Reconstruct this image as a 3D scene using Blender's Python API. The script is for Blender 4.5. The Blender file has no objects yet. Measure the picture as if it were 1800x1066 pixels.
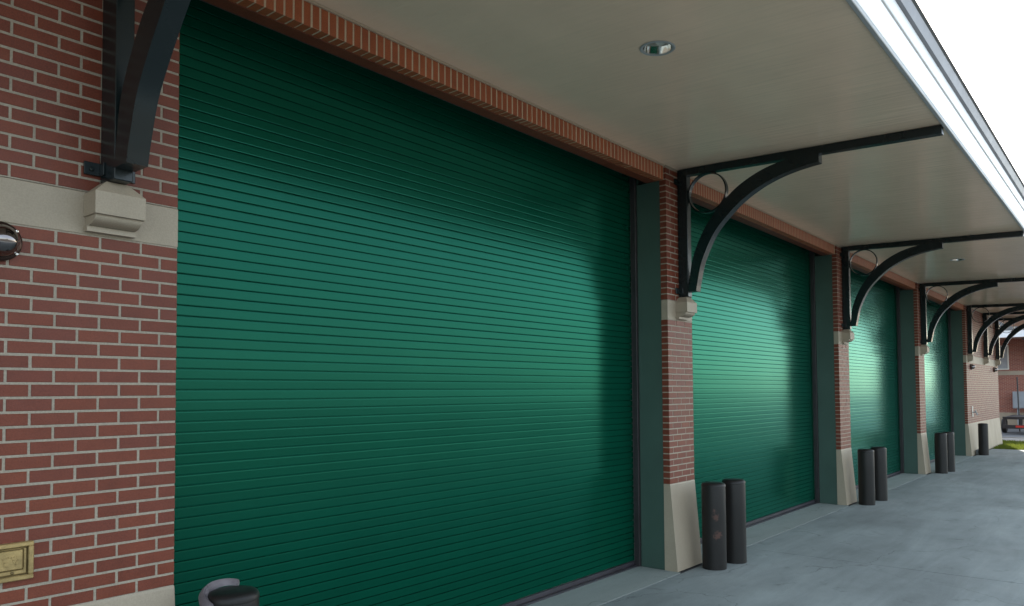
import bpy, bmesh, math, random
from mathutils import Vector, Matrix
random.seed(7)
S = bpy.context.scene
COL = S.collection
R = math.radians

# ------------------------------------------------------------------ camera
cam = bpy.data.cameras.new('camera'); camo = bpy.data.objects.new('camera', cam); COL.objects.link(camo)
CAM_D, CAM_H, YAW, PITCH, ROLL, FOC, SHY = 4.0335, 1.962, R(50.4397), R(2.2268), R(-.375), 1343.44, 104.74
fw = Vector((math.sin(YAW)*math.cos(PITCH), math.cos(YAW)*math.cos(PITCH), math.sin(PITCH)))
rt = Vector((math.cos(YAW), -math.sin(YAW), 0)); up = rt.cross(fw)
r2 = rt*math.cos(ROLL)+up*math.sin(ROLL); u2 = -rt*math.sin(ROLL)+up*math.cos(ROLL)
camo.matrix_world = Matrix(((r2.x, u2.x, -fw.x, 0), (r2.y, u2.y, -fw.y, -CAM_D), (r2.z, u2.z, -fw.z, CAM_H), (0, 0, 0, 1)))
cam.sensor_width = 36; cam.sensor_fit = 'HORIZONTAL'
cam.lens = 36*FOC/1800; cam.shift_y = SHY/1800
cam.clip_start = .05; cam.clip_end = 2000
S.camera = camo

# ------------------------------------------------------------------ sky, sun, exposure
SUN_EL, SUN_AZ = R(24), R(73.5)          # azimuth measured from +Y (behind the building) towards +X
w = bpy.data.worlds.new('World'); S.world = w; w.use_nodes = True
nt = w.node_tree; bg = nt.nodes['Background']
sk = nt.nodes.new('ShaderNodeTexSky'); sk.sky_type = 'NISHITA'; sk.sun_disc = False
sk.sun_elevation = SUN_EL; sk.sun_rotation = SUN_AZ
sk.air_density = 1.0; sk.dust_density = 1.0; sk.ozone_density = 1.0
hz = nt.nodes.new('ShaderNodeMix'); hz.data_type = 'RGBA'; hz.inputs[0].default_value = .5     # thin bright overcast veil over the blue
hz.inputs[7].default_value = (5.2, 5.7, 6.0, 1)
nt.links.new(sk.outputs[0], hz.inputs[6]); nt.links.new(hz.outputs[2], bg.inputs[0]); bg.inputs[1].default_value = .15
sun = bpy.data.lights.new('sun', 'SUN'); sun.energy = 3.5; sun.angle = R(.5); sun.color = (1, .94, .85)
suno = bpy.data.objects.new('sun', sun); COL.objects.link(suno)
sd = Vector((math.sin(SUN_AZ)*math.cos(SUN_EL), math.cos(SUN_AZ)*math.cos(SUN_EL), math.sin(SUN_EL)))
suno.rotation_euler = sd.to_track_quat('Z', 'Y').to_euler()
S.view_settings.view_transform = 'Standard'; S.view_settings.look = 'None'
S.view_settings.exposure = 1.62; S.view_settings.gamma = 1; S.view_settings.use_curve_mapping = False

# ------------------------------------------------------------------ materials
def mat(name, col, rough=.6, metal=0., spec=.5, var=0., vscale=3., stretch=(1, 1, 1), bump=0., bscale=60., bstretch=(1, 1, 1),
        rand=0., fine=0., coat=0., vcol=None, tint=None):
    m = bpy.data.materials.new(name); m.use_nodes = True
    n = m.node_tree.nodes; l = m.node_tree.links; b = n['Principled BSDF']
    b.inputs['Roughness'].default_value = rough; b.inputs['Metallic'].default_value = metal
    b.inputs['Specular IOR Level'].default_value = spec
    if tint: b.inputs['Specular Tint'].default_value = (*tint, 1)
    b.inputs['Coat Weight'].default_value = coat; b.inputs['Coat Roughness'].default_value = .12
    g = n.new('ShaderNodeNewGeometry')
    out = None
    rgb = n.new('ShaderNodeRGB'); rgb.outputs[0].default_value = (*col, 1); out = rgb.outputs[0]
    def mul(a, fac_socket, lo, hi, col2=None):
        mr = n.new('ShaderNodeMapRange'); mr.inputs[1].default_value = .3; mr.inputs[2].default_value = .7
        mr.inputs[3].default_value = lo; mr.inputs[4].default_value = hi; l.new(fac_socket, mr.inputs[0])
        h = n.new('ShaderNodeVectorMath'); h.operation = 'SCALE'; l.new(a, h.inputs[0]); l.new(mr.outputs[0], h.inputs['Scale'])
        return h.outputs[0]
    def noise(scale, st, detail=5):
        mp = n.new('ShaderNodeVectorMath'); mp.operation = 'MULTIPLY'; mp.inputs[1].default_value = st
        l.new(g.outputs['Position'], mp.inputs[0])
        t = n.new('ShaderNodeTexNoise'); t.inputs['Scale'].default_value = scale; t.inputs['Detail'].default_value = detail
        l.new(mp.outputs[0], t.inputs['Vector']); return t
    if rand:
        oi = n.new('ShaderNodeObjectInfo'); at = n.new('ShaderNodeAttribute'); at.attribute_name = 'rnd'
        ad = n.new('ShaderNodeMath'); ad.operation = 'ADD'; l.new(oi.outputs['Random'], ad.inputs[0]); l.new(at.outputs['Fac'], ad.inputs[1])
        fr = n.new('ShaderNodeMath'); fr.operation = 'FRACT'; l.new(ad.outputs[0], fr.inputs[0])
        if vcol:
            cr = n.new('ShaderNodeValToRGB'); l.new(fr.outputs[0], cr.inputs[0])
            e = cr.color_ramp.elements
            e[0].color = (*vcol[0], 1); e[1].color = (*vcol[-1], 1)
            for i, c in enumerate(vcol[1:-1]): e.new((i+1)/(len(vcol)-1)).color = (*c, 1)
            out = cr.outputs[0]
        else:
            out = mul(out, fr.outputs[0], 1-rand, 1+rand)
    if var:
        out = mul(out, noise(vscale, stretch).outputs[0], 1-var, 1+var)
    if fine:
        out = mul(out, noise(140, (1, 1, 1), 2).outputs[0], 1-fine, 1+fine)
    l.new(out, b.inputs['Base Color'])
    if var:
        mr = n.new('ShaderNodeMapRange'); mr.inputs[3].default_value = rough*.85; mr.inputs[4].default_value = min(1, rough*1.15)
        l.new(noise(vscale*2.3, stretch).outputs[0], mr.inputs[0]); l.new(mr.outputs[0], b.inputs['Roughness'])
    if bump:
        bp = n.new('ShaderNodeBump'); bp.inputs['Strength'].default_value = 1; bp.inputs['Distance'].default_value = bump
        l.new(noise(bscale, bstretch, 3).outputs[0], bp.inputs['Height']); l.new(bp.outputs[0], b.inputs['Normal'])
    return m

def concrete_mat(name, col, amt):
    m = bpy.data.materials.new(name); m.use_nodes = True
    n, l = m.node_tree.nodes, m.node_tree.links; b = n['Principled BSDF']; b.inputs['Roughness'].default_value = .7; b.inputs['Specular IOR Level'].default_value = .25
    g = n.new('ShaderNodeNewGeometry')
    def nz(scale, st=(1, 1, 1), det=6, rg=.6, dist=0):
        mp = n.new('ShaderNodeVectorMath'); mp.operation = 'MULTIPLY'; mp.inputs[1].default_value = st; l.new(g.outputs['Position'], mp.inputs[0])
        t = n.new('ShaderNodeTexNoise'); t.inputs['Scale'].default_value = scale; t.inputs['Detail'].default_value = det
        t.inputs['Roughness'].default_value = rg; t.inputs['Distortion'].default_value = dist; l.new(mp.outputs[0], t.inputs['Vector']); return t.outputs[0]
    def rng(s_, a, b_, c, d):
        r = n.new('ShaderNodeMapRange'); r.inputs[1].default_value = a; r.inputs[2].default_value = b_; r.inputs[3].default_value = c; r.inputs[4].default_value = d
        l.new(s_, r.inputs[0]); return r.outputs[0]
    def mulv(a, f):
        v = n.new('ShaderNodeVectorMath'); v.operation = 'SCALE'; l.new(a, v.inputs[0]); l.new(f, v.inputs['Scale']); return v.outputs[0]
    c = n.new('ShaderNodeRGB'); c.outputs[0].default_value = (*col, 1); o = c.outputs[0]
    o = mulv(o, rng(nz(.55, (.7, 1, 1), 7, .65), .3, .7, 1-.28*amt, 1+.26*amt))          # broad weathering
    o = mulv(o, rng(nz(1.0, (.35, 2.6, 1), 6, .7, .6), .35, .75, 1+.12*amt, 1-.2*amt))      # broom and tyre streaks
    o = mulv(o, rng(nz(3.2, (1, 1, 1), 5, .7, .3), .60, .72, 1, 1-.34*amt))                  # dark spots, drips
    o = mulv(o, rng(nz(6, (1, 1, 1), 5, .8), .62, .75, 1, 1+.22*amt))                       # pale scuffs
    o = mulv(o, rng(nz(160, det=2), .3, .7, .88, 1.12))
    # hairline cracks
    v = n.new('ShaderNodeTexVoronoi'); v.feature = 'DISTANCE_TO_EDGE'; v.inputs['Scale'].default_value = .42
    wp = n.new('ShaderNodeTexNoise'); wp.inputs['Scale'].default_value = 1.6; wp.inputs['Detail'].default_value = 6; l.new(g.outputs['Position'], wp.inputs['Vector'])
    ad = n.new('ShaderNodeVectorMath'); ad.operation = 'MULTIPLY_ADD'; ad.inputs[1].default_value = (.7, .7, 0); l.new(wp.outputs['Color'], ad.inputs[0]); l.new(g.outputs['Position'], ad.inputs[2])
    l.new(ad.outputs[0], v.inputs['Vector'])
    brk = rng(nz(.8, det=3), .48, .56, 0, 1)
    ck = rng(v.outputs['Distance'], .0, .0035, .62, 1)
    mx = n.new('ShaderNodeMath'); mx.operation = 'MAXIMUM'; l.new(ck, mx.inputs[0]); l.new(brk, mx.inputs[1])
    o = mulv(o, mx.outputs[0])
    l.new(o, b.inputs['Base Color'])
    l.new(rng(nz(1.4, (.6, 1.5, 1)), .3, .7, .7, .95), b.inputs['Roughness'])
    bp = n.new('ShaderNodeBump'); bp.inputs['Distance'].default_value = .002; l.new(nz(45, det=4), bp.inputs['Height']); l.new(bp.outputs[0], b.inputs['Normal'])
    return m
M = {}
M['brick'] = mat('brick', (0.2052, 0.057, 0.038), .48, spec=.32, var=.09, vscale=9, fine=.16, bump=.0015, bscale=90, rand=1,
                 vcol=[(0.1303, 0.03119, 0.01686), (0.1444, 0.0345, 0.01802), (0.1585, 0.03782, 0.01861), (0.1409, 0.03516, 0.02093), (0.1655, 0.04047, 0.01977), (0.1339, 0.03317, 0.02035)])
M['soldier_brick_lit'] = mat('soldier_brick_lit', (.3, .08, .03), .5, var=.1, vscale=9, fine=.15, bump=.0012, bscale=90, rand=1,
                 vcol=[(.30, .074, .024), (.34, .084, .027), (.31, .08, .03), (.36, .094, .032)])  # brighter, oranger copy of the brick: warm ground bounce put into its colour
M['mortar'] = mat('mortar', (.295, .255, .198), .6, var=.1, vscale=8, fine=.15, bump=.002, bscale=150)
M['mortar_lit'] = mat('mortar_lit', (.50, .37, .25), .7, var=.08, vscale=8, fine=.12)  # lintel mortar lightened and warmed, bounce light held in the colour
M['stone'] = mat('limestone', (0.3192, 0.266, 0.1976), .55, var=.1, vscale=2.5, stretch=(1, 1, .5), fine=.08, bump=.0008, bscale=120)
M['door'] = mat('door_paint', (.0005, .040, .0225), .22, spec=.75, tint=(.24, 1, .80), var=.06, vscale=1.6, rand=.05)
_n, _l = M['door'].node_tree.nodes, M['door'].node_tree.links      # pearl-green enamel: tinted gloss over the green body
_p = _n['Principled BSDF']; _p.inputs['Specular IOR Level'].default_value = 0
_g = _n.new('ShaderNodeBsdfGlossy'); _g.inputs['Color'].default_value = (.28, 1, .80, 1); _g.inputs['Roughness'].default_value = .2
_lw = _n.new('ShaderNodeLayerWeight'); _lw.inputs['Blend'].default_value = .5
_mr = _n.new('ShaderNodeMapRange'); _mr.inputs[1].default_value = .5; _mr.inputs[2].default_value = .9; _l.new(_lw.outputs['Facing'], _mr.inputs[0])
_mc = _n.new('ShaderNodeMix'); _mc.data_type = 'RGBA'; _mc.inputs[6].default_value = (.18, 1, .70, 1); _mc.inputs[7].default_value = (.56, .92, .97, 1)
_l.new(_mr.outputs[0], _mc.inputs[0]); _l.new(_mc.outputs[2], _g.inputs['Color'])
_gp = _n.new('ShaderNodeNewGeometry'); _sc = _n.new('ShaderNodeVectorMath'); _sc.operation = 'MULTIPLY'; _sc.inputs[1].default_value = (3, 1, .9); _l.new(_gp.outputs['Position'], _sc.inputs[0])
_nz = _n.new('ShaderNodeTexNoise'); _nz.inputs['Scale'].default_value = 1.2; _nz.inputs['Detail'].default_value = 6; _l.new(_sc.outputs[0], _nz.inputs['Vector'])
_rr = _n.new('ShaderNodeMapRange'); _rr.inputs[1].default_value = .3; _rr.inputs[2].default_value = .7; _rr.inputs[3].default_value = .18; _rr.inputs[4].default_value = .205
_l.new(_nz.outputs[0], _rr.inputs[0]); _l.new(_rr.outputs[0], _g.inputs['Roughness'])     # dusty and wiped places
_f = _n.new('ShaderNodeFresnel'); _f.inputs['IOR'].default_value = 1.49
_m = _n.new('ShaderNodeMixShader'); _l.new(_f.outputs[0], _m.inputs[0]); _l.new(_p.outputs[0], _m.inputs[1]); _l.new(_g.outputs[0], _m.inputs[2])
if _p.inputs['Normal'].links:
    _l.new(_p.inputs['Normal'].links[0].from_socket, _g.inputs['Normal']); _l.new(_p.inputs['Normal'].links[0].from_socket, _f.inputs['Normal'])
_l.new(_m.outputs[0], _n['Material Output'].inputs['Surface'])
M['bar'] = mat('door_bar', (0.0342, 0.0304, 0.038), .5, var=.2)
M['jamb'] = mat('jamb_paint', (.042, .080, .064), .5, var=.1, vscale=2)
M['guide'] = mat('guide_steel', (.022, .018, .02), .5, var=.25, vscale=6)
M['bracket'] = mat('bracket_paint', (.007, .013, .014), .25, spec=.4, var=.1, vscale=3, bump=.0004, bscale=30)
M['soffit'] = mat('soffit_panel', (.88, .66, .485), .15, spec=.5, var=.04, vscale=2, bump=.0045, bscale=3, bstretch=(7, .5, 1))
M['trim'] = mat('soffit_trim', (.45, .36, .26), .5)
M['white'] = mat('white_metal', (.8, .81, .82), .4, var=.03)
M['edge'] = mat('grey_trim', (.36, .37, .37), .5, var=.1)
M['gutter'] = mat('roof_edge', (.20, .20, .22), .45, var=.15)
M['concrete'] = concrete_mat('concrete', (.212, .238, .234), 1.0)
M['concrete2'] = concrete_mat('concrete_threshold', (0.2432, 0.266, 0.2508), .5)
M['dark_joint'] = mat('joint_fill', (.06, .06, .06), .9, var=.2)
M['ground'] = mat('asphalt_yard', (0.114, 0.0988, 0.076), .9, var=.12, vscale=.3, fine=.15)
M['road'] = mat('road_asphalt', (0.0988, 0.1026, 0.1102), .8, var=.12, vscale=.6, fine=.1)
M['kerb'] = mat('kerb_concrete', (0.2432, 0.2356, 0.2204), .85, var=.12, vscale=2)
M['yellow'] = mat('yellow_paint', (.75, .6, .04), .6, var=.12, vscale=5)
M['grassblade'] = mat('grass_blade', (.085, .115, .016), .8, spec=.1, var=.4, vscale=2.5)
_n, _l = M['grassblade'].node_tree.nodes, M['grassblade'].node_tree.links      # thin blades let the low sun through
_t = _n.new('ShaderNodeBsdfTranslucent'); _t.inputs['Color'].default_value = (.15, .18, .03, 1)
_m = _n.new('ShaderNodeMixShader'); _m.inputs[0].default_value = .5
_l.new(_n['Principled BSDF'].outputs[0], _m.inputs[1]); _l.new(_t.outputs[0], _m.inputs[2]); _l.new(_m.outputs[0], _n['Material Output'].inputs['Surface'])
M['soil'] = mat('soil', (0.0456, 0.0532, 0.0228), .95, var=.3, vscale=3)
M['bollard'] = mat('bollard_sleeve', (.013, .012, .0115), .45, spec=.3, var=.25, vscale=4, stretch=(2, 2, .6), bump=.0012, bscale=25)
M['strip'] = mat('grey_strip', (.14, .122, .132), .7, var=.3, vscale=14, bump=.004, bscale=30)
M['bronze'] = mat('bronze_metal', (.05, .028, .022), .3, metal=.7, var=.1)
M['chrome'] = mat('lamp_glass', (.22, .2, .2), .09, metal=1., var=.05)
M['brass'] = mat('brass', (0.3496, 0.2508, 0.1064), .4, metal=.45, var=.25, vscale=14, fine=.1, bump=.0006, bscale=120)
M['brassdark'] = mat('brass_recess', (.13, .09, .035), .6, metal=.4, var=.2)
M['reflector'] = mat('reflector', (.85, .84, .8), .1, metal=1.)
M['black'] = mat('black_steel', (.02, .02, .022), .5, var=.2)
M['rubber'] = mat('rubber', (.02, .02, .02), .8)
M['red'] = mat('red_tape', (.5, .03, .02), .4); M['tapewhite'] = mat('white_tape', (.75, .75, .75), .4)
M['box'] = mat('grey_cabinet', (.24, .26, .28), .55, var=.08)
M['louvre'] = mat('louvre_grey', (.30, .31, .32), .5, var=.1)
M['cream'] = mat('cream_frame', (.62, .6, .54), .5)
M['roof'] = mat('roof_metal', (.10, .10, .10), .8, spec=.1, var=.1)

# scuffed bollard: two worn orange-brown patches on its sleeve (object space)
m = M['bollard'].copy(); m.name = 'bollard_scuffed'; M['scuff'] = m
n, l = m.node_tree.nodes, m.node_tree.links; b = n['Principled BSDF']
src = b.inputs['Base Color'].links[0].from_socket
tc = n.new('ShaderNodeTexCoord'); cur = src
for (cx, cy, cz, rad) in ((-.11, -.075, .575, .032), (-.09, -.09, .385, .036), (-.11, -.07, .36, .02), (-.12, -.06, .64, .018)):
    d = n.new('ShaderNodeVectorMath'); d.operation = 'DISTANCE'; d.inputs[1].default_value = (cx, cy, cz)
    l.new(tc.outputs['Object'], d.inputs[0])
    t = n.new('ShaderNodeTexNoise'); t.inputs['Scale'].default_value = 45; l.new(tc.outputs['Object'], t.inputs['Vector'])
    a = n.new('ShaderNodeMath'); a.operation = 'MULTIPLY_ADD'; a.inputs[1].default_value = .09; l.new(t.outputs[0], a.inputs[0]); l.new(d.outputs['Value'], a.inputs[2])
    mr = n.new('ShaderNodeMapRange'); mr.inputs[1].default_value = rad+.03; mr.inputs[2].default_value = rad+.055
    mr.inputs[3].default_value = 1; mr.inputs[4].default_value = 0; l.new(a.outputs[0], mr.inputs[0])
    mx = n.new('ShaderNodeMix'); mx.data_type = 'RGBA'; l.new(mr.outputs[0], mx.inputs[0]); l.new(cur, mx.inputs[6]); mx.inputs[7].default_value = (.075, .038, .03, 1)
    cur = mx.outputs[2]
l.new(cur, b.inputs['Base Color'])

def brick_texture_mat():
    m = bpy.data.materials.new('far_brickwork'); m.use_nodes = True
    n, l = m.node_tree.nodes, m.node_tree.links; b = n['Principled BSDF']; b.inputs['Roughness'].default_value = .75
    g = n.new('ShaderNodeNewGeometry'); sx = n.new('ShaderNodeSeparateXYZ'); l.new(g.outputs['Position'], sx.inputs[0])
    ad = n.new('ShaderNodeMath'); l.new(sx.outputs[0], ad.inputs[0]); l.new(sx.outputs[1], ad.inputs[1])
    cx = n.new('ShaderNodeCombineXYZ'); l.new(ad.outputs[0], cx.inputs[0]); l.new(sx.outputs[2], cx.inputs[1])
    t = n.new('ShaderNodeTexBrick'); t.inputs['Scale'].default_value = 1; t.inputs['Brick Width'].default_value = .203; t.inputs['Row Height'].default_value = .0677
    t.inputs['Mortar Size'].default_value = .006; t.inputs['Color1'].default_value = (.27, .075, .045, 1); t.inputs['Color2'].default_value = (.21, .055, .038, 1)
    t.inputs['Mortar'].default_value = (.36, .29, .23, 1); l.new(cx.outputs[0], t.inputs[0])
    l.new(t.outputs['Color'], b.inputs['Base Color']); return m
M['farbrick'] = brick_texture_mat()

# ------------------------------------------------------------------ mesh helpers
def new_bm(): return bmesh.new()
def box(bm, x0, x1, y0, y1, z0, z1, c=0.):
    """box, optionally with chamfered edges"""
    xs, ys, zs = sorted((x0, x1)), sorted((y0, y1)), sorted((z0, z1))
    v = [bm.verts.new((x, y, z)) for x in xs for y in ys for z in zs]
    f = [bm.faces.new([v[i] for i in q]) for q in ((0, 1, 3, 2), (4, 6, 7, 5), (0, 4, 5, 1), (2, 3, 7, 6), (0, 2, 6, 4), (1, 5, 7, 3))]
    if c:
        es = list({e for k in f for e in k.edges})
        bmesh.ops.bevel(bm, geom=es, offset=c, segments=1, affect='EDGES')
    return f
def prism(bm, pts, axis, a0, a1):
    """extrude closed 2D polygon along axis; pts in the other two axes in order"""
    def P(p, a):
        if axis == 'x': return (a, p[0], p[1])
        if axis == 'y': return (p[0], a, p[1])
        return (p[0], p[1], a)
    A = [bm.verts.new(P(p, a0)) for p in pts]; B = [bm.verts.new(P(p, a1)) for p in pts]
    k = len(pts)
    for i in range(k): bm.faces.new((A[i], A[(i+1) % k], B[(i+1) % k], B[i]))
    bm.faces.new(A[::-1]); bm.faces.new(B)
def strip_prism(bm, left, right, axis, a0, a1):
    """solid between two polylines, extruded along axis"""
    def P(p, a): return (a, p[0], p[1]) if axis == 'x' else ((p[0], a, p[1]) if axis == 'y' else (p[0], p[1], a))
    k = len(left)
    V = [[bm.verts.new(P(p, a)) for p in q] for q in (left, right) for a in (a0, a1)]
    L0, L1, R0, R1 = V
    for i in range(k-1):
        bm.faces.new((L0[i], L0[i+1], L1[i+1], L1[i])); bm.faces.new((R0[i+1], R0[i], R1[i], R1[i+1]))
        bm.faces.new((L0[i+1], L0[i], R0[i], R0[i+1])); bm.faces.new((L1[i], L1[i+1], R1[i+1], R1[i]))
    bm.faces.new((L0[0], L1[0], R1[0], R0[0])); bm.faces.new((L0[-1], R0[-1], R1[-1], L1[-1]))
def lathe(bm, prof, seg=32, c=(0, 0, 0), axis='z', close=True):
    rings = []
    for (r, h) in prof:
        ring = []
        for i in range(seg):
            a = 2*math.pi*i/seg; p = (r*math.cos(a), r*math.sin(a), h)
            if axis == 'y': p = (p[0], -h, p[1])
            ring.append(bm.verts.new((p[0]+c[0], p[1]+c[1], p[2]+c[2])))
        rings.append(ring)
    for A, B in zip(rings, rings[1:]):
        for i in range(seg): bm.faces.new((A[i], A[(i+1) % seg], B[(i+1) % seg], B[i]))
    if close:
        for q in (rings[0], rings[-1]):
            if (q[0].co-q[seg//2].co).length > 1e-5: bm.faces.new(q)
def tube(bm, pts, r, seg=10):
    pts = [Vector(p) for p in pts]; rings = []
    for i, p in enumerate(pts):
        t = (pts[min(i+1, len(pts)-1)]-pts[max(i-1, 0)]).normalized()
        a = t.orthogonal().normalized() if i == 0 else (rings_a - t*rings_a.dot(t)).normalized()
        rings_a = a; b_ = t.cross(a)
        rings.append([bm.verts.new(p+a*r*math.cos(2*math.pi*k/seg)+b_*r*math.sin(2*math.pi*k/seg)) for k in range(seg)])
    for A, B in zip(rings, rings[1:]):
        for k in range(seg): bm.faces.new((A[k], A[(k+1) % seg], B[(k+1) % seg], B[k]))
    bm.faces.new(rings[0]); bm.faces.new(rings[-1])
def mesh_of(name, bm, m, smooth=False):
    bmesh.ops.recalc_face_normals(bm, faces=bm.faces[:])
    me = bpy.data.meshes.new(name); bm.to_mesh(me); bm.free(); me.materials.append(m)
    if smooth:
        for p in me.polygons: p.use_smooth = True
        me.set_sharp_from_angle(angle=R(38))
    return me
def obj(name, me, parent=None, loc=(0, 0, 0), rot=(0, 0, 0)):
    o = bpy.data.objects.new(name, me); COL.objects.link(o); o.location = loc; o.rotation_euler = rot
    if parent: o.parent = parent
    return o
def part(name, bm, m, parent=None, smooth=False, kind=None, label=None):
    o = obj(name, mesh_of(name, bm, m, smooth), parent)
    if kind: o['kind'] = kind
    if label: o['label'] = label
    return o
def tag(o, label, cat, group=None):
    o['label'] = label; o['category'] = cat
    if group: o['group'] = group
    return o
def thing(name, label, cat, loc=(0, 0, 0), group=None):
    o = bpy.data.objects.new(name, None); COL.objects.link(o); o.location = loc; o.empty_display_size = .2
    return tag(o, label, cat, group)
def dup(src, loc, label):
    """copy of a thing, its parts and their sub-parts"""
    def cp(o, p):
        c = o.copy(); COL.objects.link(c)
        if p: c.parent = p
        for ch in o.children: cp(ch, c)
        return c
    c = cp(src, None); c.location = loc; c['label'] = label
    return c
def smooth_pts(P, n=6):
    """Catmull-Rom through points"""
    P = [Vector((p[0], p[1], 0)) for p in P]; Q = [2*P[0]-P[1]]+P+[2*P[-1]-P[-2]]; out = []
    for i in range(1, len(Q)-2):
        for k in range(n):
            t = k/n; a, b_, c, d = Q[i-1:i+3]
            v = .5*((2*b_)+(c-a)*t+(2*a-5*b_+4*c-d)*t*t+(3*b_-a-3*c+d)*t**3); out.append((v.x, v.y))
    out.append((P[-1].x, P[-1].y)); return out

# ------------------------------------------------------------------ measured layout (metres)
PIERS = [(-.9, 2.03), (7.59, 8.18), (13.72, 14.31), (19.80, 20.39), (26.01, 32.35)]
ZB, ZS0, ZS1, ZT = .94, 2.762, 2.975, 4.50
PITCHB = (ZS0-ZB)/27
YJ0, YJ1, YD = .08, .374, .455
ZL = 4.319; YL = .028
def soff(y): return 4.485+.0335*y
YE = -2.70

# ------------------------------------------------------------------ ground setting
bm = new_bm(); v = [bm.verts.new(p) for p in ((-500, -500, -.03), (36.72, -500, -.03), (36.72, 400, -.03), (-500, 400, -.03))]; bm.faces.new(v)
part('ground', bm, M['ground'], kind='structure')
bm = new_bm(); v = [bm.verts.new(p) for p in ((36.7, -500, -.12), (600, -500, -.12), (600, 400, -.12), (36.7, 400, -.12))]; bm.faces.new(v)
part('road', bm, M['road'], kind='structure')
# concrete apron cast in slabs with open joints
apron = bpy.data.objects.new('pavement', None); COL.objects.link(apron); apron['kind'] = 'structure'
xj = [-8.6, -2.6, 3.3, 9.27, 15.2, 21.2, 26.9, 29.53]; yj = [-.128, -4.9, -9.6]
for i in range(len(xj)-1):
    for j in range(len(yj)-1):
        bm = new_bm(); box(bm, xj[i]+.005, xj[i+1]-.005, yj[j+1]+.005, yj[j]-.003, -.08, -.004*random.random()*.4)
        part('concrete_slab', bm, M['concrete'], apron)
bm = new_bm(); box(bm, -8.6, 29.53, -9.6, .1, -.075, -.018); part('joint_bed', bm, M['dark_joint'], apron)
for i in range(4):
    x0, x1 = PIERS[i][1], PIERS[i+1][0]
    bm = new_bm(); box(bm, x0+.002, x1-.002, -.109, .40, -.08, .001); part('threshold_slab', bm, M['concrete2'], apron)
    bm = new_bm(); box(bm, x0+.002, x1-.002, .404, .62, -.08, .012, .003); part('sill_strip', bm, M['bar'], apron)
# walkway and kerb by the road, grass plot
bm = new_bm(); box(bm, 34.42, 36.5, -40, 30, -.08, .0, .01); part('path', bm, M['kerb'], kind='structure')
bm = new_bm(); box(bm, 36.5, 36.7, -40, 30, -.14, .03, .02); part('kerb_edge', bm, M['kerb'], kind='structure')
bm = new_bm(); v = [bm.verts.new(p) for p in ((29.54, -30, -.02), (34.4, -30, -.02), (34.4, 20, -.02), (29.54, 20, -.02))]; bm.faces.new(v)
lawn = part('lawn_soil', bm, M['soil'], kind='structure')
bm = new_bm(); rg = random.Random(3)
for k in range(26000):
    x = rg.uniform(29.56, 34.38); y = rg.uniform(-7, -.1) if (x < 32.4 or rg.random() < .5) else rg.uniform(-.1, 3.5)
    if y > -.1 and x < 32.5: continue
    h = rg.uniform(.03, .08); a = rg.uniform(0, 6.28); wd = rg.uniform(.006, .012)
    dx, dy = math.cos(a)*wd, math.sin(a)*wd; lx, ly = rg.uniform(-.03, .03), rg.uniform(-.03, .03)
    bm.faces.new([bm.verts.new(p) for p in ((x-dx, y-dy, -.02), (x+dx, y+dy, -.02), (x+lx, y+ly, h))])
g_ = obj('grass', None or mesh_of('grass', bm, M['grassblade'])); tag(g_, 'short green grass growing at the far end of the building', 'grass'); g_['kind'] = 'stuff'

# ------------------------------------------------------------------ roof with soffit, fascia and gutter
X0, X1 = -6., 36.6
roof = thing('canopy_roof', 'overhanging roof with taupe soffit and white fascia sheltering the green doors', 'roof', (0, 0, 4.4))
def rp(name, bm, m, smooth=False):
    o = part(name, bm, m, roof, smooth); o.location = (0, 0, -4.4); return o
LIGHTS = [(4.86, -1.40), (16.62, -1.36)]; LR = .110
bm = new_bm()
def quad(pts): bm.faces.new([bm.verts.new((x, y, soff(y))) for x, y in pts])
xs = [X0]
for lx, ly in LIGHTS:
    h = .2
    quad([(xs[-1], YE), (lx-h, YE), (lx-h, .05), (xs[-1], .05)])
    quad([(lx-h, YE), (lx+h, YE), (lx+h, ly-h), (lx-h, ly-h)]); quad([(lx-h, ly+h), (lx+h, ly+h), (lx+h, .05), (lx-h, .05)])
    N = 32
    def sq(a):
        c, s_ = math.cos(a), math.sin(a); q = h/max(abs(c), abs(s_)); return (lx+c*q, ly+s_*q)
    for i in range(N):
        a0, a1 = 2*math.pi*(i+.0)/N+math.pi/4, 2*math.pi*(i+1)/N+math.pi/4
        quad([(lx+LR*math.cos(a0), ly+LR*math.sin(a0)), sq(a0), sq(a1), (lx+LR*math.cos(a1), ly+LR*math.sin(a1))])
    xs.append(lx+h)
quad([(xs[-1], YE), (X1, YE), (X1, .05), (xs[-1], .05)])
bmesh.ops.remove_doubles(bm, verts=bm.verts[:], dist=1e-4)
rp('soffit', bm, M['soffit'])
bm = new_bm(); box(bm, X0, X1, YE-.012, YE+.02, 4.372, 4.408, .004); rp('lower_trim', bm, M['edge'])
bm = new_bm(); box(bm, X0, X1, YE-.012, YE+.04, 4.410, 4.652, .003); rp('fascia', bm, M['white'])
bm = new_bm(); box(bm, X0, X1, YE-.004, YE+.04, 4.652, 4.664); rp('fascia_joint', bm, M['trim'])
bm = new_bm(); prism(bm, [(YE-.020, 4.664), (YE-.024, 4.672), (YE-.024, 4.79), (YE+.05, 4.79), (YE+.05, 4.664)], 'x', X0, X1); rp('gutter', bm, M['white'])
bm = new_bm(); prism(bm, [(YE-.024, 4.793), (YE-.050, 4.80), (YE-.075, 4.90), (YE+.1, 4.96), (YE+.1, 4.793)], 'x', X0, X1); rp('drip_edge', bm, M['gutter'])
bm = new_bm()
for i in range(4):      # thin mould where the soffit meets each lintel
    box(bm, PIERS[i][1]+.003, PIERS[i+1][0]-.003, YL-.02, YL-.003, soff(0)-.016, soff(0)-.004)
rp('wall_mould', bm, M['trim'])
bm = new_bm()
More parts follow.
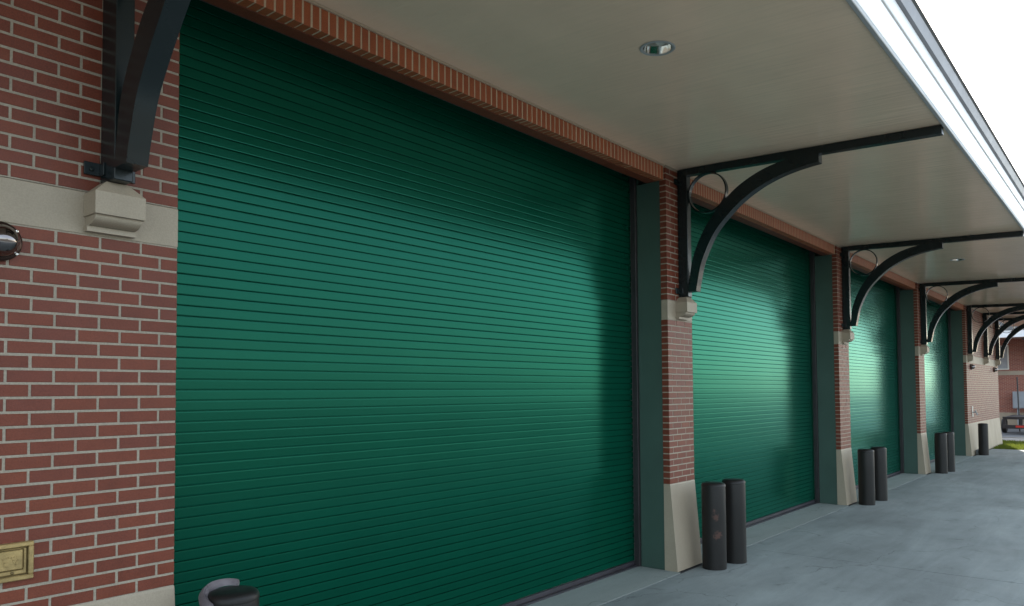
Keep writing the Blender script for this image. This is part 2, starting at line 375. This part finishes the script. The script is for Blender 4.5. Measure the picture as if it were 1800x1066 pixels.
prism(bm, [(YE+.02, 4.80), (YE-.09, 4.905), (8, 9.2), (18.7, 4.9), (18.7, 4.8)], 'x', X0, X1); rp('roof_deck', bm, M['roof'])

# ------------------------------------------------------------------ bricks
def brick_mesh(L, D=.088, H=PITCHB-.0125, c=.002):
    bm = new_bm()
    pts = [(-L/2, 0), (L/2, 0)]
    f = [(-L/2+c, 0, c), (L/2-c, 0, c), (L/2-c, 0, H-c), (-L/2+c, 0, H-c)]
    m_ = [(-L/2, c, 0), (L/2, c, 0), (L/2, c, H), (-L/2, c, H)]
    bk = [(-L/2, D, 0), (L/2, D, 0), (L/2, D, H), (-L/2, D, H)]
    F, Q, B = [[bm.verts.new(p) for p in q] for q in (f, m_, bk)]
    bm.faces.new(F)
    for i in range(4):
        j = (i+1) % 4; bm.faces.new((F[i], F[j], Q[j], Q[i])); bm.faces.new((Q[i], Q[j], B[j], B[i]))
    bm.faces.new(B)
    return mesh_of('brick', bm, M['brick'])
BM = {}
def get_brick(L, D=.088):
    k = (round(L, 4), D)
    if k not in BM: BM[k] = brick_mesh(L, D)
    return BM[k]
rb = random.Random(11)
def add_brick(parent, x0, x1, z, y=0., D=.088):
    o = obj('brick', get_brick(x1-x0, D), parent, ((x0+x1)/2+rb.uniform(-.0008, .0008), y+rb.uniform(-.0012, .0012), z+rb.uniform(-.0006, .0006)),
            (rb.uniform(-.004, .004), rb.uniform(-.0025, .0025), rb.uniform(-.004, .004)))
    return o
def bricks_joined(parent, lst, name='brickwork', y=0., D=.088, xform=None):
    """many bricks too small to single out, as one mesh with real gaps"""
    V, F, A = [], [], []
    for (x0, x1, z) in lst:
        k = len(V); H = PITCHB-.0125; j = rb.uniform(-.0012, .0012); c = .002
        V += [(x0+c, y+j, z+c), (x1-c, y+j, z+c), (x1-c, y+j, z+H-c), (x0+c, y+j, z+H-c),
              (x0, y+c+j, z), (x1, y+c+j, z), (x1, y+c+j, z+H), (x0, y+c+j, z+H),
              (x0, y+D, z), (x1, y+D, z), (x1, y+D, z+H), (x0, y+D, z+H)]
        q = [(0, 1, 2, 3)]
        for a in range(4):
            b_ = (a+1) % 4; q += [(a+4, b_+4, b_, a), (a+8, b_+8, b_+4, a+4)]
        F += [tuple(k+i for i in f) for f in q]; A += [rb.random()]*9
    me = bpy.data.meshes.new(name); me.from_pydata(V, [], F); me.materials.append(M['brick'])
    at = me.attributes.new('rnd', 'FLOAT', 'FACE'); at.data.foreach_set('value', A)
    o = obj(name, me, parent); o['kind'] = 'stuff'
    return o
def courses(x0, x1, piece_from=None):
    """yield bricks (x0,x1,z) below and above the stone band"""
    zs = [ZB+.005+PITCHB*i for i in range(27)]
    zs += [ZS1+.006+PITCHB*i for i in range(23)]
    zs = [z for z in zs if z+PITCHB-.01 < 4.492]
    n = 0
    for z in zs:
        full = (n % 2 == 0) if z < ZS0 else ((n-27) % 2 == 0)
        n += 1
        yield z, full
def pier_core(t, x0, x1, depth=.6):
    bm = new_bm(); box(bm, x0+.0025, x1-.0025, .0028, YJ0-.0005, ZB, ZS0); box(bm, x0+.0025, x1-.0025, .0028, YJ0-.0005, ZS1, 4.495)
    part('mortar', bm, M['mortar'], t)
    bm = new_bm(); box(bm, x0+.004, x1-.004, YJ0, YJ1, 0, ZL-.002, .002); part('steel_jamb', bm, M['jamb'], t)
    bm = new_bm(); box(bm, x0+.02, x1-.02, YJ1+.001, depth, 0, 4.495); part('core_wall', bm, M['jamb'], t)
    # battered limestone base
    bm = new_bm(); P = [(-.078, 0), (-.002, ZB-.012), (.002, ZB), (YJ0-.001, ZB), (YJ0-.001, 0)]; prism(bm, P, 'x', x0-.001, x1+.001)
    part('stone_base', bm, M['stone'], t)
    bm = new_bm(); box(bm, x0-.001, x1+.001, -.002, YJ0-.001, ZS0, ZS1-.003, .003); part('stone_band', bm, M['stone'], t)
def corbel(t, xc):
    k = bpy.data.objects.new
    bm = new_bm(); Wd, Wt = .121, .052; yf = -.145
    body = [(-Wd, 2.844), (Wd, 2.844), (Wd, 2.960), (-Wd, 2.960)]
    box(bm, xc-Wd, xc+Wd, yf, -.002, 2.846, 2.957)
    # hipped top
    A = [(xc-Wd, yf, 2.957), (xc+Wd, yf, 2.957), (xc+Wd, -.002, 2.957), (xc-Wd, -.002, 2.957)]
    B = [(xc-Wt, yf+.045, 3.02), (xc+Wt, yf+.045, 3.02), (xc+Wt, -.002, 3.02), (xc-Wt, -.002, 3.02)]
    a = [bm.verts.new(p) for p in A]; b_ = [bm.verts.new(p) for p in B]
    bm.faces.new(b_)
    for i in range(4): j = (i+1) % 4; bm.faces.new((a[i], a[j], b_[j], b_[i]))
    # cove below, then a fillet
    cove = [(-.002, 2.846), (yf+.022, 2.846)]
    for i in range(9):
        an = math.pi/2*i/8
        cove.append((yf+.022+.075*(1-math.cos(an))*1.1, 2.840-.04*math.sin(an)))
    cove += [(-.04, 2.798), (-.002, 2.798)]
    prism(bm, cove, 'x', xc-.112, xc+.112)
    box(bm, xc-Wd+.002, xc+Wd-.002, -.045, -.002, 2.772, 2.798)
    o = part('stone_corbel', bm, M['stone'], t)
    return o

PL = ['long brick wall at the near end with a brass box, a dome lamp and one corbel',
      'brick pier beside the scuffed bollard, between the first and second green doors',
      'brick pier between the second and third green doors',
      'brick pier between the third and fourth green doors',
      'long far brick wall carrying three brackets past the last green door']
piers = []
for i, (x0, x1) in enumerate(PIERS):
    end = i in (0, 4)
    t = thing('brick_wall' if end else 'brick_pier', PL[i], 'wall' if end else 'pier', ((x0+x1)/2, 0, 0), None if end else 'brick piers between the doors')
    t.location = (0, 0, 0)
    piers.append(t)
    if i == 0:
        pier_core(t, x0, x1); far = []
        for z, full in courses(x0, x1):
            xr = x1; first = True
            while xr > x0+.01:
                Lb = .1905 if (full or not first) else .0892
                xl = max(x0, xr-Lb); first = False
                if xl > 1.02: add_brick(t, xl, xr, z)
                else: far.append((xl, xr, z))
                xr = xl-.0125
        bricks_joined(t, far)
    elif i in (1, 2, 3):
        pier_core(t, x0, x1); lst = []
        for z, full in courses(x0, x1):
            L3 = (x1-x0-.025)/3
            segs = [(x0+k*(L3+.0125), x0+k*(L3+.0125)+L3) for k in range(3)] if full else \
                [(x0, x0+L3/2-.00625)]+[(x0+L3/2+.00625+k*(L3+.0125), x0+L3/2+.00625+k*(L3+.0125)+L3) for k in range(2)]+[(x1-L3/2+.00625, x1)]
            for a, b_ in segs:
                if i < 3: add_brick(t, a, b_, z, D=YJ0)
                else: lst.append((a, b_, z))
        if lst: bricks_joined(t, lst, D=YJ0)
    else:
        pier_core(t, x0, x1); lst = []
        for z, full in courses(x0, x1):
            xl = x0; first = True
            while xl < x1-.03:
                Lb = .1905 if (full or not first) else .0892
                xr = min(x1, xl+Lb); first = False; lst.append((xl, xr, z)); xl = xr+.0125
        bricks_joined(t, lst, D=YJ0)
        bm = new_bm(); box(bm, x1-.3, x1-.006, .61, 16, 0, 4.49); part('side_wall', bm, M['farbrick'], t)
XC = [1.668, 7.893, 14.02, 20.10, 26.33, 29.30, 31.9]
for xc, pi in zip(XC, (0, 1, 2, 3, 4, 4, 4)): corbel(piers[pi], xc)

# ------------------------------------------------------------------ soldier-course lintels
LL = ['brick lintel of upright soldier bricks over the first green door, large joints showing',
      'brick lintel seen through the ring of the bracket on the scuffed-bollard pier',
      'brick lintel over the third green door', 'short-looking brick lintel over the fourth green door next to the far wall']
SP = .0677
bm = new_bm(); c = .002; Hs = 4.478-ZL
F = [bm.verts.new(p) for p in ((-.0274+c, 0, c), (.0274-c, 0, c), (.0274-c, 0, Hs), (-.0274+c, 0, Hs))]
Q = [bm.verts.new(p) for p in ((-.0274, c, 0), (.0274, c, 0), (.0274, c, Hs), (-.0274, c, Hs))]
B = [bm.verts.new(p) for p in ((-.0274, .095, 0), (.0274, .095, 0), (.0274, .095, Hs), (-.0274, .095, Hs))]
bm.faces.new(F)
for i in range(4):
    j = (i+1) % 4; bm.faces.new((F[i], F[j], Q[j], Q[i])); bm.faces.new((Q[i], Q[j], B[j], B[i]))
bm.faces.new(B); SOLD = mesh_of('brick', bm, M['soldier_brick_lit'])
for i in range(4):
    x0, x1 = PIERS[i][1], PIERS[i+1][0]
    t = thing('brick_lintel', LL[i], 'lintel', (0, 0, 0), 'brick lintels over the doors')
    nb = int((x1-x0)/SP); off = (x1-x0-nb*SP)/2; xs_ = [x0+off+SP*(k+.5) for k in range(nb)]
    if i == 0:
        for x in xs_:
            obj('brick', SOLD, t, (x+rb.uniform(-.001, .001), YL+rb.uniform(-.001, .001), ZL+rb.uniform(-.0015, .0015)), (0, rb.uniform(-.006, .006), rb.uniform(-.01, .01)))
    else:
        V, F, A = [], [], []
        base = [v.co.copy() for v in SOLD.vertices]; fs = [tuple(p.vertices) for p in SOLD.polygons]
        for x in xs_:
            k = len(V); dz = rb.uniform(-.0015, .0015)
            V += [(p.x+x, p.y+YL, p.z+ZL+dz) for p in base]; F += [tuple(k+a for a in f) for f in fs]; A += [rb.random()]*len(fs)
        me = bpy.data.meshes.new('brickwork'); me.from_pydata(V, [], F); me.materials.append(M['brick'])
        me.materials.clear(); me.materials.append(M['soldier_brick_lit'])
        at = me.attributes.new('rnd', 'FLOAT', 'FACE'); at.data.foreach_set('value', A)
        o = obj('brickwork', me, t); o['kind'] = 'stuff'
    bm = new_bm(); box(bm, x0+.001, x1-.001, YL+.0012, YL+.094, ZL+.0015, 4.479); part('mortar', bm, M['mortar_lit'], t)
    bm = new_bm(); box(bm, x0+.001, x1-.001, YL+.099, .24, ZL-.002, 4.479, .002)
    part('back_course', bm, M['brick'], t)
    bm = new_bm(); box(bm, x0+.001, x1-.001, .243, .60, ZL+.12, 4.479); part('head_plate', bm, M['guide'], t)

# ------------------------------------------------------------------ roller doors
DL = ['widest green roller shutter door, between the brass-box wall and the scuffed-bollard pier',
      'second green roller shutter door, right behind the rust-scuffed bollard',
      'third green roller shutter door, between two plain brick piers',
      'fourth green roller shutter door, beside the long far brick wall']
SPI = .0643
SLATS = {}
def slat_mesh(L):
    k = round(L, 3)
    if k not in SLATS:
        bm = new_bm()
        P = [(.022, -.006), (.022, .0004), (.0012, .0006), (.0003, .0016), (-.0001, .006), (-.0001, .052), (.0003, .0584), (.0012, .0594), (.022, .0596), (.022, .0643), (.0255, .0643), (.0255, -.006)]
        prism(bm, P, 'x', 0, L)
        me = mesh_of('slat', bm, M['door']); SLATS[k] = me
    return SLATS[k]
rd = random.Random(5)
for i in range(4):
    x0, x1 = PIERS[i][1]+.012, PIERS[i+1][0]-.012
    t = thing('roller_door', DL[i], 'roller door', (0, 0, 0), 'green roller doors')
    me = slat_mesh(x1-x0)
    for k in range(68):
        obj('slat', me, t, (x0, YD+rd.uniform(-.0008, .0008), .062+SPI*k), (rd.uniform(-.006, .006), 0, 0))
    bm = new_bm(); box(bm, x0, x1, YD-.012, YD+.016, .014, .056, .004); part('bottom_bar', bm, M['bar'], t)
    for a, b_ in ((PIERS[i][1]-.002, PIERS[i][1]+.035), (PIERS[i+1][0]-.035, PIERS[i+1][0]+.002)):
        bm = new_bm(); box(bm, a, b_, YJ1+.002, YD-.016, .006, 4.43, .003)
        for z in [.25+.4*q for q in range(10)]:
            lathe(bm, [(.011, -.002), (.011, .006), (.006, .010), (0.0001, .010)], 8, ((a+b_)/2, YJ1+.004, z), 'y')
        part('guide_rail', bm, M['guide'], t)

# ------------------------------------------------------------------ canopy brackets
low = [(-.222, 3.075), (-.243, 3.19), (-.30, 3.415), (-.439, 3.690), (-.623, 3.890), (-.802, 4.031), (-1.021, 4.145), (-1.248, 4.216), (-1.451, 4.250), (-1.578, 4.262)]
upp = [(-.126, 3.075), (-.142, 3.19), (-.185, 3.44), (-.305, 3.716), (-.46, 3.931), (-.627, 4.092), (-.789, 4.203), (-1.009, 4.299), (-1.251, 4.350), (-1.578, 4.361)]
def make_bracket(fy=0.):
    def st(P): return [(y*(1+fy*max(0, 1-abs(y)/1.578))-(.24*fy*math.exp(-((abs(y)-.5)/.22)**2)), z) for y, z in P]     # lower half set further off the wall
    py = -.125*(1+fy*.92)
    t = thing('canopy_bracket', '', 'bracket', (0, 0, 0), 'curved steel brackets under the roof')
    bm = new_bm(); box(bm, -.045, .045, py, -.006, 3.022, soff(0)-.012, .004); part('post', bm, M['bracket'], t)
    bm = new_bm()
    def arm(y): return soff(y)-.006
    prism(bm, [(py-.001, arm(py)), (YE+.025, arm(YE+.025)), (YE+.025, arm(YE)-.078), (py-.001, arm(py)-.078)], 'x', -.042, .042); part('arm', bm, M['bracket'], t)
    bm = new_bm(); strip_prism(bm, smooth_pts(st(low)), smooth_pts(st(upp)), 'x', -.052, .052); part('curved_brace', bm, M['bracket'], t, True)
    bm = new_bm()
    cy, cz, r0 = -.356-fy*.12, 4.166, .228
    ri, ro = r0-.014, r0
    N = 48; rings = []
    for k in range(N):
        a = 2*math.pi*k/N; ca, sa = math.cos(a), math.sin(a)
        rings.append([bm.verts.new((x, cy+ca*r, cz+sa*r)) for x, r in ((-.03, ri), (.03, ri), (.03, ro), (-.03, ro))])
    for k in range(N):
        A, B_ = rings[k], rings[(k+1) % N]
        for q in range(4): bm.faces.new((A[q], A[(q+1) % 4], B_[(q+1) % 4], B_[q]))
    part('ring', bm, M['bracket'], t, True)
    bm = new_bm()
    box(bm, -.022, .022, -.60-fy*.13, -.565-fy*.13, 4.045, 4.075, .006); part('weld_block', bm, M['bracket'], t)
    for z in (3.09, 4.33):
        bm = new_bm(); box(bm, -.125, -.046, -.0062, -.016, z-.03, z+.035, .002); box(bm, -.053, -.046, -.062, -.016, z-.03, z+.035, .002)
        lathe(bm, [(.012, .016), (.012, .023), (.007, .026), (.0001, .026)], 6, (-.09, 0, z), 'y'); part('wall_clip', bm, M['bracket'], t)
        bm = new_bm(); box(bm, .046, .125, -.0062, -.016, z-.03, z+.035, .002); box(bm, .046, .053, -.062, -.016, z-.03, z+.035, .002); part('wall_clip', bm, M['bracket'], t)
    return t
BL = ['dark curved bracket above the corbel on the near brass-box wall, cut by the picture top',
      'dark curved bracket with ring on the pier by the scuffed bollard',
      'dark curved bracket on the pier between the second and third green doors',
      'dark curved bracket on the pier between the third and fourth green doors',
      'dark curved bracket first of three on the long far wall, next to the last door',
      'dark curved bracket in the middle of the three on the long far wall',
      'dark curved bracket at the outer corner of the long far wall']
b1 = make_bracket(.38); b1.location = (XC[0], 0, 0); b1['label'] = BL[0]
br = make_bracket(); br.location = (XC[1], 0, 0); br['label'] = BL[1]
for xc, lb in zip(XC[2:], BL[2:]): dup(br, (xc, 0, 0), lb)

# ------------------------------------------------------------------ downlights
DLB = ['round recessed downlight in the soffit above the first green door', 'small bright round downlight in the soffit near the third green door']
def make_light():
    t = thing('downlight', DLB[0], 'downlight', (0, 0, 0), 'recessed downlights in the soffit')
    bm = new_bm(); lathe(bm, [(LR-.008, .004), (LR-.006, -.004), (LR+.012, -.006), (LR+.018, -.001)], 40, close=False); part('trim_ring', bm, M['edge'], t, True)
    bm = new_bm(); lathe(bm, [(LR-.007, -.001), (LR-.012, .03), (LR-.03, .085), (LR-.05, .13), (.02, .135)], 40, close=False); lathe(bm, [(.02, .135), (.0001, .135)], 40, close=False)
    part('reflector', bm, M['reflector'], t, True)
    bm = new_bm(); box(bm, -.005, .07, -.028, .028, .045, .125, .006); part('lamp', bm, M['cream'], t)
    return t
L1 = make_light(); sl = math.atan(.0335)
L1.location = (LIGHTS[0][0], LIGHTS[0][1], soff(LIGHTS[0][1])-.0015); L1.rotation_euler = (sl, 0, 0)
L2 = dup(L1, (LIGHTS[1][0], LIGHTS[1][1], soff(LIGHTS[1][1])-.0015), DLB[1])

# ------------------------------------------------------------------ bollards
def make_bollard(m):
    t = thing('bollard', '', 'bollard', (0, 0, 0), 'dark bollards in front of the piers')
    bm = new_bm(); r_ = .131; pr = [(r_, .0), (r_, .60), (r_-.0005, .875), (r_-.003, .895)]
    lathe(bm, pr, 48, close=False); sl_ = part('sleeve', bm, m, t, True)
    bm = new_bm(); pr = [(r_-.003, .895), (r_+.001, .898), (r_+.001, .915), (r_-.006, .93), (r_-.02, .94), (r_-.05, .946), (r_-.09, .949), (.0001, .950)]
    lathe(bm, pr, 48, close=False); part('cap', bm, M['bollard'], t, True)
    return t
b0 = make_bollard(M['bollard']); b0.location = (2.215, -.275, -.02); b0['label'] = 'dark bollard with a torn grey strip over its top, in front of the first door'
b0.rotation_euler = (0, 0, 1.1)
bs = make_bollard(M['scuff']); bs.location = (8.03, -.30, 0); bs['label'] = 'dark bollard with orange scuff marks beside the stone pier base'
for (x, y, lb) in ((8.47, -.345, 'dark unmarked bollard standing just behind the orange-scuffed one'),
                   (14.05, -.31, 'dark bollard of the pair by the second free pier, nearer its stone base'),
                   (14.74, -.34, 'dark bollard before the third door, half hidden by its partner at the pier'),
                   (20.32, -.31, 'dark bollard of the pair by the third free pier, with its whole front showing'),
                   (20.86, -.37, 'dark bollard peeking out behind its partner before the fourth door'),
                   (26.58, -.295, 'lone dark bollard standing against the long far wall')):
    o = dup(b0, (x, y, 0), lb); o.rotation_euler = (0, 0, x)
# the torn strip of grey sleeve lapped over the near bollard
bm = new_bm(); prev = None
for k in range(23):
    a = k/22; th = R(192)-R(146)*a
    rad = Vector((math.cos(th), math.sin(th), 0)); cz = .885+.075*math.sin(a*math.pi*.62); rr = .147-.035*max(0, a-.6)/.4
    wob = 0
    ring = [bm.verts.new(rad*(rr+u_*.027*(1-.25*a))+Vector((0, 0, cz+wob+v_*.026*(1-.3*a)))) for u_, v_ in ((-1, -.8), (-.9, .2), (-.35, .8), (-.12, .72), (.05, .95), (.6, .6), (1, -.1), (.9, -.9))]
    if prev:
        for i in range(8): bm.faces.new((prev[i], prev[(i+1) % 8], ring[(i+1) % 8], ring[i]))
    else: bm.faces.new(ring)
    prev = ring
bm.faces.new(prev)
st = part('torn_strip', bm, M['strip'], b0, True, label='peeling grey strip curling over the bollard top'); st.rotation_euler = (0, 0, -1.1)

# ------------------------------------------------------------------ wall lamps
LB = ['round dark glossy dome lamp on the near wall just under the stone band', 'small dome lamp on the far wall below its first bracket', 'small dome lamp on the far wall near its outer corner']
def make_lamp():
    t = thing('wall_lamp', LB[0], 'wall lamp', (0, 0, 0), 'dome lamps on the brick walls')
    bm = new_bm(); lathe(bm, [(.09, .001), (.09, .03), (.083, .038), (.076, .04), (.076, .02)], 40, axis='y', close=False); part('base_plate', bm, M['bronze'], t, True)
    bm = new_bm(); lathe(bm, [(.075*math.cos(a), .036+.085*math.sin(a)) for a in [math.pi/2*k/14 for k in range(14)]]+[(.0001, .121)], 40, axis='y', close=False); part('dome', bm, M['chrome'], t, True)
    bm = new_bm()
    for a in (40, 140, 220, 320):
        lathe(bm, [(.006, .036), (.006, .043), (.0001, .045)], 10, (.083*math.cos(R(a)), 0, .083*math.sin(R(a))), 'y')
    part('screws', bm, M['reflector'], t)
    return t
la = make_lamp(); la.location = (1.185, 0, 2.668)
for (x, z), lb in zip(((26.72, 2.645), (31.35, 2.645)), LB[1:]): dup(la, (x, 0, z), lb)

# ------------------------------------------------------------------ brass box in the near wall
t = thing('brass_box', 'square-edged brass hose box set into the near brick wall low down', 'box', (1.2, 0, 1.2))
XA, XB, ZA, ZC = 1.04, 1.348, 1.113, 1.286
def bp_(name, bm, m, parent=None, smooth=False):
    o = part(name, bm, m, t, smooth); o.location = (-1.2, 0, -1.2); return o
bm = new_bm()
for q in ((XA, XB, ZA, ZA+.022), (XA, XB, ZC-.022, ZC), (XA, XA+.022, ZA+.022, ZC-.022), (XB-.022, XB, ZA+.022, ZC-.022)): box(bm, q[0], q[1], -.026, .01, q[2], q[3], .004)
bp_('frame', bm, M['brass'])
bm = new_bm(); box(bm, XA+.0225, XB-.0225, -.006, .01, ZA+.0225, ZC-.0225); bp_('recess', bm, M['brassdark'])
bm = new_bm(); box(bm, XA+.028, XB-.044, -.019, -.005, ZA+.05, ZC-.034, .003); box(bm, XA+.028, XB-.036, -.014, -.005, ZA+.027, ZA+.046, .003)
box(bm, XA+.028, XB-.036, -.014, -.005, ZC-.031, ZC-.026, .002); box(bm, XB-.040, XB-.028, -.016, -.005, ZA+.027, ZC-.027, .003); bp_('lid', bm, M['brass'])
bm = new_bm(); lathe(bm, [(.007, .012), (.007, .018), (.004, .020), (.0001, .020)], 14, (1.262, 0, ZA+.036), 'y'); bp_('screw', bm, M['brassdark'])
bm = new_bm()
def seg(p, q, wd=.0022):
    p, q = Vector(p), Vector(q); d = (q-p).normalized(); nn = Vector((-d.y, d.x))*wd
    prism(bm, [(a.x, a.y) for a in (p-nn, q-nn, q+nn, p+nn)], 'y', -.0215, -.018)
cz = 1.205
for p, q in (((1.224, cz+.014), (1.232, cz-.022)), ((1.232, cz-.022), (1.249, cz-.022)), ((1.228, cz-.004), (1.243, cz-.004)),     # slanted letter-like mark
             ((1.262, cz+.004), (1.284, cz+.004)), ((1.284, cz+.004), (1.273, cz-.020)), ((1.273, cz-.020), (1.262, cz+.004))):         # triangle
    seg(p, q)
for k in range(5): seg((1.238+.011*k, cz+.013), (1.238+.011*k, cz+.021), .0028)
bp_('raised_mark', bm, M['brass'])

# ------------------------------------------------------------------ small things by the far wall
t = thing('hose_bib', 'small pale tap on a plate low on the far brick wall', 'tap', (26.78, 0, 1.25))
bm = new_bm(); box(bm, -.07, .07, -.015, -.001, -.12, .2, .004); part('plate', bm, M['cream'], t)
bm = new_bm(); tube(bm, [(0, -.01, .02), (0, -.08, .02), (0, -.12, -.01), (0, -.125, -.07)], .02); lathe(bm, [(.03, .08), (.035, .09), (.03, .1), (.0001, .1)], 12, (0, 0, .06), 'y'); part('spout', bm, M['louvre'], t, True)
bm = new_bm(); box(bm, 26.62, 27.1, -.21, -.085, 0, .15, .02); tag(part('grey_block', bm, M['box']), 'low grey block at the wall base behind the lone bollard', 'block')  # plain grey box for an unidentified dark low shape

# ------------------------------------------------------------------ far building across the road (its wall faces us along X)
XF = 49.
t = thing('far_building', 'distant brick building across the road with a louvred window and white roof edge', 'building', (XF, 0, 0))
def fp(name, bm, m, parent=None, smooth=False):
    o = part(name, bm, m, parent or t, smooth)
    if not parent: o.location = (-XF, 0, 0)
    return o
bm = new_bm(); box(bm, XF, XF+10, -.7, 25, .62, 5.6); fp('wall', bm, M['farbrick'])
bm = new_bm(); box(bm, XF-.04, XF, -.7, 25, -.1, .70, .01); fp('stone_base', bm, M['stone'])
bm = new_bm(); box(bm, XF-.02, XF+.01, -.7, 25, 2.72, 2.94, .005); fp('stone_band', bm, M['stone'])
bm = new_bm(); box(bm, XF-2.68, XF+.2, -.7, 25, 4.66, 4.70); fp('soffit', bm, M['soffit'])
bm = new_bm(); box(bm, XF-2.76, XF-2.70, -.7, 25, 4.60, 4.97, .01); fp('fascia', bm, M['white'])
bm = new_bm(); prism(bm, [(XF-2.8, 4.975), (XF+6, 10.7), (XF+14.6, 5.0)], 'y', -.7, 25); fp('roof', bm, M['roof'])
bm = new_bm()
y0, y1, z0, z1 = 1.62, 2.55, 3.07, 4.27
for q in ((y0-.06, y1+.06, z0-.06, z0), (y0-.06, y1+.06, z1, z1+.06), (y0-.06, y0, z0, z1), (y1, y1+.06, z0, z1)): box(bm, XF-.05, XF+.02, *q)
fr = fp('window', bm, M['cream'])
bm = new_bm()
for k in range(12):
    z = z0+.05+k*.1; prism(bm, [(XF-.04, z-.045), (XF-.03, z-.045), (XF+.0, z+.045), (XF-.01, z+.045)], 'y', y0+.002, y1-.002)
box(bm, XF-.004, XF-.002, y0, y1, z0, z1)
lo = part('louvre', bm, M['louvre'], fr)
# cabinet and pole
fb = dup(br, (XF, .62, .16), 'dark curved bracket on the distant building across the road'); fb.rotation_euler = (0, 0, -math.pi/2)
t2 = thing('utility_cabinet', 'grey metal utility cabinet on a stand before the far building', 'cabinet', (XF-.5, 1.1, -.12))
bm = new_bm(); box(bm, -.15, .15, -.55, .28, 1.05, 1.95, .02); part('housing', bm, M['box'], t2)
bm = new_bm(); box(bm, -.06, .06, -.35, -.25, 0, 1.05); box(bm, -.06, .06, .0, .1, 0, 1.05); part('stand', bm, M['box'], t2)
bm = new_bm(); box(bm, -.165, -.151, -.52, .25, 1.09, 1.91, .004); part('door', bm, M['box'], t2)
bm = new_bm(); tube(bm, [(44.6, .70, -.12), (44.6, .72, 1.2), (44.6, .745, 2.55)], .03, 8); tag(part('thin_pole', bm, M['black'], None, True), 'thin black pole in front of the grey cabinet', 'pole')
# trailer parked across the road, seen from behind
t3 = thing('flatbed_trailer', 'black flatbed trailer with red and white reflective tape on its rear bar', 'trailer', (41.5, .0, -.12))
bm = new_bm(); box(bm, 0, 3.6, -1.0, 1.0, .74, .80); box(bm, -.04, 0, -1.02, 1.02, .70, .82, .01); part('deck', bm, M['black'], t3)
bm = new_bm(); box(bm, -.05, .05, -1.02, 1.02, .28, .44, .012); part('rear_bar', bm, M['black'], t3)
for y in (-.95, -.35, .30, .95):
    bm = new_bm(); box(bm, -.03, .04, y-.05, y+.05, .44, .70); part('upright', bm, M['black'], t3)
for (a, b_, mm, nm) in ((.18, .52, 'red', 'red_tape'), (-.18, .175, 'tapewhite', 'white_tape'), (-.53, -.185, 'red', 'red_tape')):
    bm = new_bm(); box(bm, -.054, -.0505, a, b_, .33, .42); part(nm, bm, M[mm], t3)
for y in (-1.18, 1.18):
    bm = new_bm(); lathe(bm, [(.10, -.1), (.30, -.1), (.33, -.07), (.33, .07), (.30, .1), (.10, .1)], 28, (1.9, y, .33), 'y'); w_ = part('wheel', bm, M['rubber'], t3, True)
bm = new_bm(); tube(bm, [(1.9, -1.1, .33), (1.9, 1.1, .33)], .04); part('axle', bm, M['black'], t3, True)
bm = new_bm(); prism(bm, [(3.6, -.6), (5.0, 0.04), (5.0, -.04), (3.6, -.5)], 'z', .66, .74); part('tow_bar', bm, M['black'], t3)
